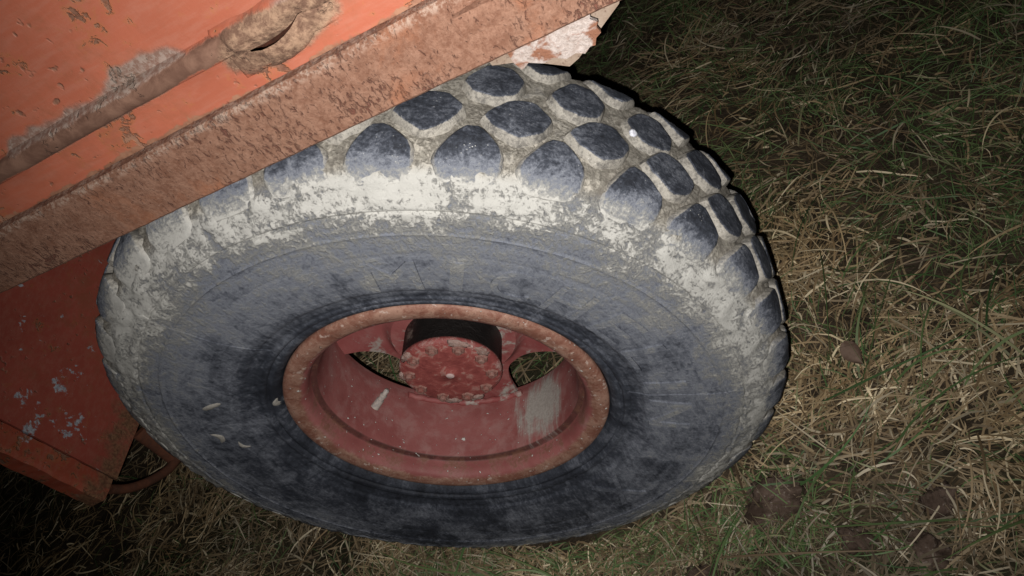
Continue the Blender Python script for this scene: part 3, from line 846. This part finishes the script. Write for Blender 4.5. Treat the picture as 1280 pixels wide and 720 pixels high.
# ------------------------------------------------------------------ grass and straw (stuff)
def blades(name, N, region, dens, mat, length, width, lift, colfn, seed, label=None, nseg=6, flat_dir=None):
    r = np.random.default_rng(seed)
    x = r.uniform(region[0], region[1], N); y = r.uniform(region[2], region[3], N)
    keep = r.random(N) < dens(x, y)
    # nothing grows inside the tyre
    keep &= ~((np.abs(y - YC) < 0.105) & (np.abs(x) < 0.17))
    x, y = x[keep], y[keep]; N = len(x)
    L = length[0] + (length[1] - length[0]) * r.random(N) ** 2.0
    wd = width[0] + (width[1] - width[0]) * r.random(N)
    az = r.uniform(0, 2 * PI, N)
    if flat_dir is not None:
        fd = flat_dir(x, y); az = np.where(r.random(N) < 0.50, fd + r.normal(0, 0.5, N), az)
    pit = np.radians(lift[0] + (lift[1] - lift[0]) * r.random(N) ** 1.6)
    curve = r.normal(0, 0.8, N); droop = np.radians(r.uniform(15, 75, N))
    z = gh(x, y)
    zoff = r.random(N) ** 1.5 * lift[2]
    t = np.linspace(0, 1, nseg)
    P = np.zeros((N, nseg, 3)); P[:, 0] = np.stack([x, y, z + zoff - 0.004], 1)
    for k in range(1, nseg):
        a = az + curve * (t[k] - .3); p = pit - droop * t[k] ** 1.2
        st = L / (nseg - 1)
        P[:, k] = P[:, k - 1] + np.stack([np.cos(a) * np.cos(p) * st, np.sin(a) * np.cos(p) * st, np.sin(p) * st], 1)
    gz = gh(P[..., 0], P[..., 1]) + 0.004 + 0.6 * zoff[:, None] * r.random(N)[:, None]
    P[..., 2] = np.where(np.arange(nseg)[None] > 0, np.maximum(P[..., 2], gz), P[..., 2])
    d = np.stack([-np.sin(az), np.cos(az), 0 * az], 1)
    tw = r.uniform(-0.9, 0.9, N)
    side = d * np.cos(tw)[:, None]; side[:, 2] = np.sin(tw)
    prof_ = np.interp(t, [0, 0.25, 0.7, 1.0], [0.75, 1.0, 0.7, 0.06])
    off = side[:, None, :] * (wd[:, None] * 0.5 * prof_[None])[..., None]
    Vv = np.stack([P - off, P + off], 2)          # N,nseg,2,3
    # keep blades out of the tyre: slide anything inside its envelope outwards
    flat = Vv.reshape(-1, 3)
    rho = np.hypot(flat[:, 0], flat[:, 2] - WC.z)
    inside = (np.abs(flat[:, 1] - YC) < 0.150) & (rho < np.interp(np.abs(flat[:, 1] - YC), py[:IM] - YC, pr[:IM]) + 0.012)
    bad = inside.reshape(N, -1).any(1)
    Vv = Vv[~bad]; N = len(Vv)
    col = colfn(x[~bad], y[~bad], r)
    co = Vv.reshape(-1, 3)
    cols = np.repeat(col, nseg * 2, axis=0)
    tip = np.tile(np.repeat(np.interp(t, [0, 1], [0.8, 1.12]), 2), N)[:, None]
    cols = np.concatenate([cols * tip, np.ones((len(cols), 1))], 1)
    base = (np.arange(N) * nseg * 2)[:, None]
    q = np.concatenate([np.stack([base[:, 0] + 2 * k, base[:, 0] + 2 * k + 1, base[:, 0] + 2 * k + 3, base[:, 0] + 2 * k + 2], 1) for k in range(nseg - 1)], 0)
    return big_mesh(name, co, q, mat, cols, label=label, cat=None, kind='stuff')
def green_amt(x, y):
    g = fbm(x, y, 1.7, 9)
    far = 1 / (1 + np.exp((y + 0.66 + 0.25 * (x + 0.6)) * 7.0))            # the unmown side under and behind the trailer is greener
    return np.clip((g - 0.45) * 3.6 + 1.0 * far, 0, 1)
def core(x, y): return ((x > -1.75) & (x < 1.5) & (y > -2.9) & (y < 0.75))
def d_straw(x, y): return np.where(core(x, y), 1.0, 0.33) * (1 - 0.72 * green_amt(x, y)) * np.clip(0.15 + 1.35 * fbm(x, y, 6.0, 21), 0, 1)
def d_green(x, y): return np.where(core(x, y), 1.0, 0.33) * (0.20 + 0.80 * green_amt(x, y)) * np.clip(2.4 * fbm(x, y, 7.0, 41) - 0.5, 0.1, 1)
def c_straw(x, y, r):
    k = r.random((len(x), 1)); k2 = r.random((len(x), 1))
    c = np.array([[0.46, 0.355, 0.215]]) * (1 - k) + np.array([[0.23, 0.155, 0.085]]) * k
    pale = np.array([[0.74, 0.63, 0.44]])
    c = np.where(k2 > 0.84, pale, c)
    gold = fbm(x, y, 2.1, 51)[:, None]
    c = c * (1 - 0.25 * green_amt(x, y))[:, None]
    c = c * np.clip(0.05 + 1.75 * gold, 0.40, 1.25) * (1 + (gold - 0.5) * np.array([[0.25, 0.08, -0.35]]))
    return c * (0.45 + 0.75 * r.random((len(x), 1)))
def c_green(x, y, r):
    k = r.random((len(x), 1)); k2 = r.random((len(x), 1))
    c = np.array([[0.062, 0.125, 0.042]]) * (1 - k) + np.array([[0.140, 0.185, 0.070]]) * k
    c = np.where(k2 > 0.85, np.array([[0.23, 0.23, 0.12]]), c)
    return c * (0.8 + 0.65 * r.random((len(x), 1)))
def c_mixed(x, y, r):
    return np.where(r.random((len(x), 1)) > 0.45, c_green(x, y, r), c_straw(x, y, r))
def fdir(x, y): return 2.4 + 6.5 * (fbm(x, y, 2.4, 31, 2) - 0.5) * 2
REG = (-2.8, 3.2, -3.9, 1.6)
blades('dry_straw', 330000, REG, d_straw, MAT['straw'], (0.025, 0.17), (0.0012, 0.0056), (-5, 30, 0.032), c_straw, 3, 'flattened tan straw and dead grass matted over the soil', 6, fdir)
blades('green_grass', 210000, REG, d_green, MAT['grass'], (0.03, 0.16), (0.0010, 0.0038), (5, 60, 0.02), c_green, 5, 'short dark green grass growing through the straw', 6, fdir)
def d_long(x, y): return np.where((x > -1.4) & (x < 0.7) & (y > -1.6) & (y < 0.5), 1.0, 0.25)
blades('long_grass', 2200, REG, d_long, MAT['grass'], (0.18, 0.42), (0.003, 0.0058), (10, 50, 0.04), c_green, 8, 'long arching green blades lying over the straw', 10, fdir)
blades('long_straw', 2300, REG, d_long, MAT['straw'], (0.15, 0.36), (0.0022, 0.0046), (2, 34, 0.05), c_straw, 9, 'long bleached straw stalks lying on the grass', 9, None)
def d_edge(x, y):
    return np.exp(-((y - 0.065) / 0.050) ** 2)
blades('tyre_edge_grass', 4200, (-0.50, 0.60, -0.01, 0.16), d_edge, MAT['grass'], (0.05, 0.12), (0.0016, 0.0040), (15, 80, 0.01), c_mixed, 12, 'green tufts growing up along the foot of the tyre', 6, None)

# ------------------------------------------------------------------ clods, leaf, pebble
def clod(label, x, y, sx, sy, sz, seed, rot=0.0, sink=0.62):
    bm = bmesh.new(); bmesh.ops.create_icosphere(bm, subdivisions=4, radius=1)
    for v in bm.verts:
        q = v.co * 1.6 + Vector((seed * 7.1, 0, seed))
        v.co *= 1 + 0.40 * mnoise.noise(q) + 0.26 * mnoise.noise(q * 2.7) + 0.16 * mnoise.noise(q * 6.5)
        v.co = Vector((v.co.x * sx * 0.85, v.co.y * sy * 0.85, v.co.z * sz))
    me = bpy.data.meshes.new('soil_clod'); bm.to_mesh(me); bm.free(); me.materials.append(MAT['clod'])
    me.polygons.foreach_set('use_smooth', [True] * len(me.polygons))
    o = link('soil_clod', me, None, label, 'clod', None, 'clods of earth in the grass')
    o.location = (x, y, float(gh(x, y)) + sz * (1 - 2 * sink) + 0.006); o.rotation_euler = (0, 0, rot)
clod('largest brown clod of earth lying just beside the foot of the tyre', -0.425, 0.020, 0.075, 0.055, 0.06, 1, 0.4)
clod('brown clod lying in straw lower right of the tyre', -0.705, 0.085, 0.045, 0.035, 0.035, 2, 1.0)
clod('greyish clod half buried at the bottom edge of the grass', -0.660, 0.165, 0.045, 0.035, 0.032, 3, 2.0)
clod('small clod between the largest clod and the bottom edge', -0.545, 0.125, 0.040, 0.030, 0.03, 5, 2.6)
clod('dark lump of soil under the tyre beside the green tufts', -0.262, 0.150, 0.050, 0.032, 0.03, 7, 0.1)
# dead leaf
V = []; nu, nv = 11, 7
for i in range(nu):
    t = i / (nu - 1); w = 0.021 * math.sin(PI * min(1, t * 0.97 + 0.02)) ** 0.75 * (1.15 - 0.5 * t)
    for j in range(nv):
        s_ = j / (nv - 1) * 2 - 1
        V.append((t * 0.062, s_ * w, 0.010 * s_ * s_ * (0.4 + t) + 0.006 * math.sin(t * 3)))
V2 = [(v[0], v[1], v[2] - 0.0007) for v in V]
F = grid_faces(nu, nv, False)
gl = M('leaf_brown', 0.7, 0.3); ln_ = gl.noise(gl.obj, 70, 4, 0.6)
gl.color(gl.mix(gl.step(ln_, 0.35, 0.65), (0.135, 0.085, 0.06), (0.20, 0.135, 0.10)))
lf = mesh_obj('dead_leaf', V + V2, F + [tuple(len(V) + q for q in reversed(f)) for f in F], gl.m, None, True, 'curled brown dead leaf lying on the straw right of the tyre', 'leaf')
lf.location = (-0.640, -0.262, 0.052); lf.rotation_euler = (0.45, 0.25, 2.0)
# pale pebble stuck on a tread block
bm = bmesh.new(); bmesh.ops.create_icosphere(bm, subdivisions=3, radius=1)
for v in bm.verts:
    v.co *= 1 + 0.2 * mnoise.noise(v.co * 1.8)
    v.co = Vector((v.co.x * 0.0062, v.co.y * 0.0062, v.co.z * 0.0040))
me = bpy.data.meshes.new('pebble'); bm.to_mesh(me); bm.free()
me.polygons.foreach_set('use_smooth', [True] * len(me.polygons))
gp = M('pale_stone', 0.4, 0.5); pn = gp.noise(gp.obj, 240, 3, 0.6)
gp.color(gp.mix(gp.step(pn, 0.4, 0.6), (0.75, 0.76, 0.80), (0.5, 0.5, 0.55))); me.materials.append(gp.m)
pb = link('pebble', me, None, 'tiny white pebble stuck to the edge of a tread block', 'pebble')
pth = math.radians(145.2)
pb.location = WC + Vector((0.581 * math.cos(pth), -0.086, 0.581 * math.sin(pth)))
pb.rotation_euler = (0, PI / 2 - pth, 0)
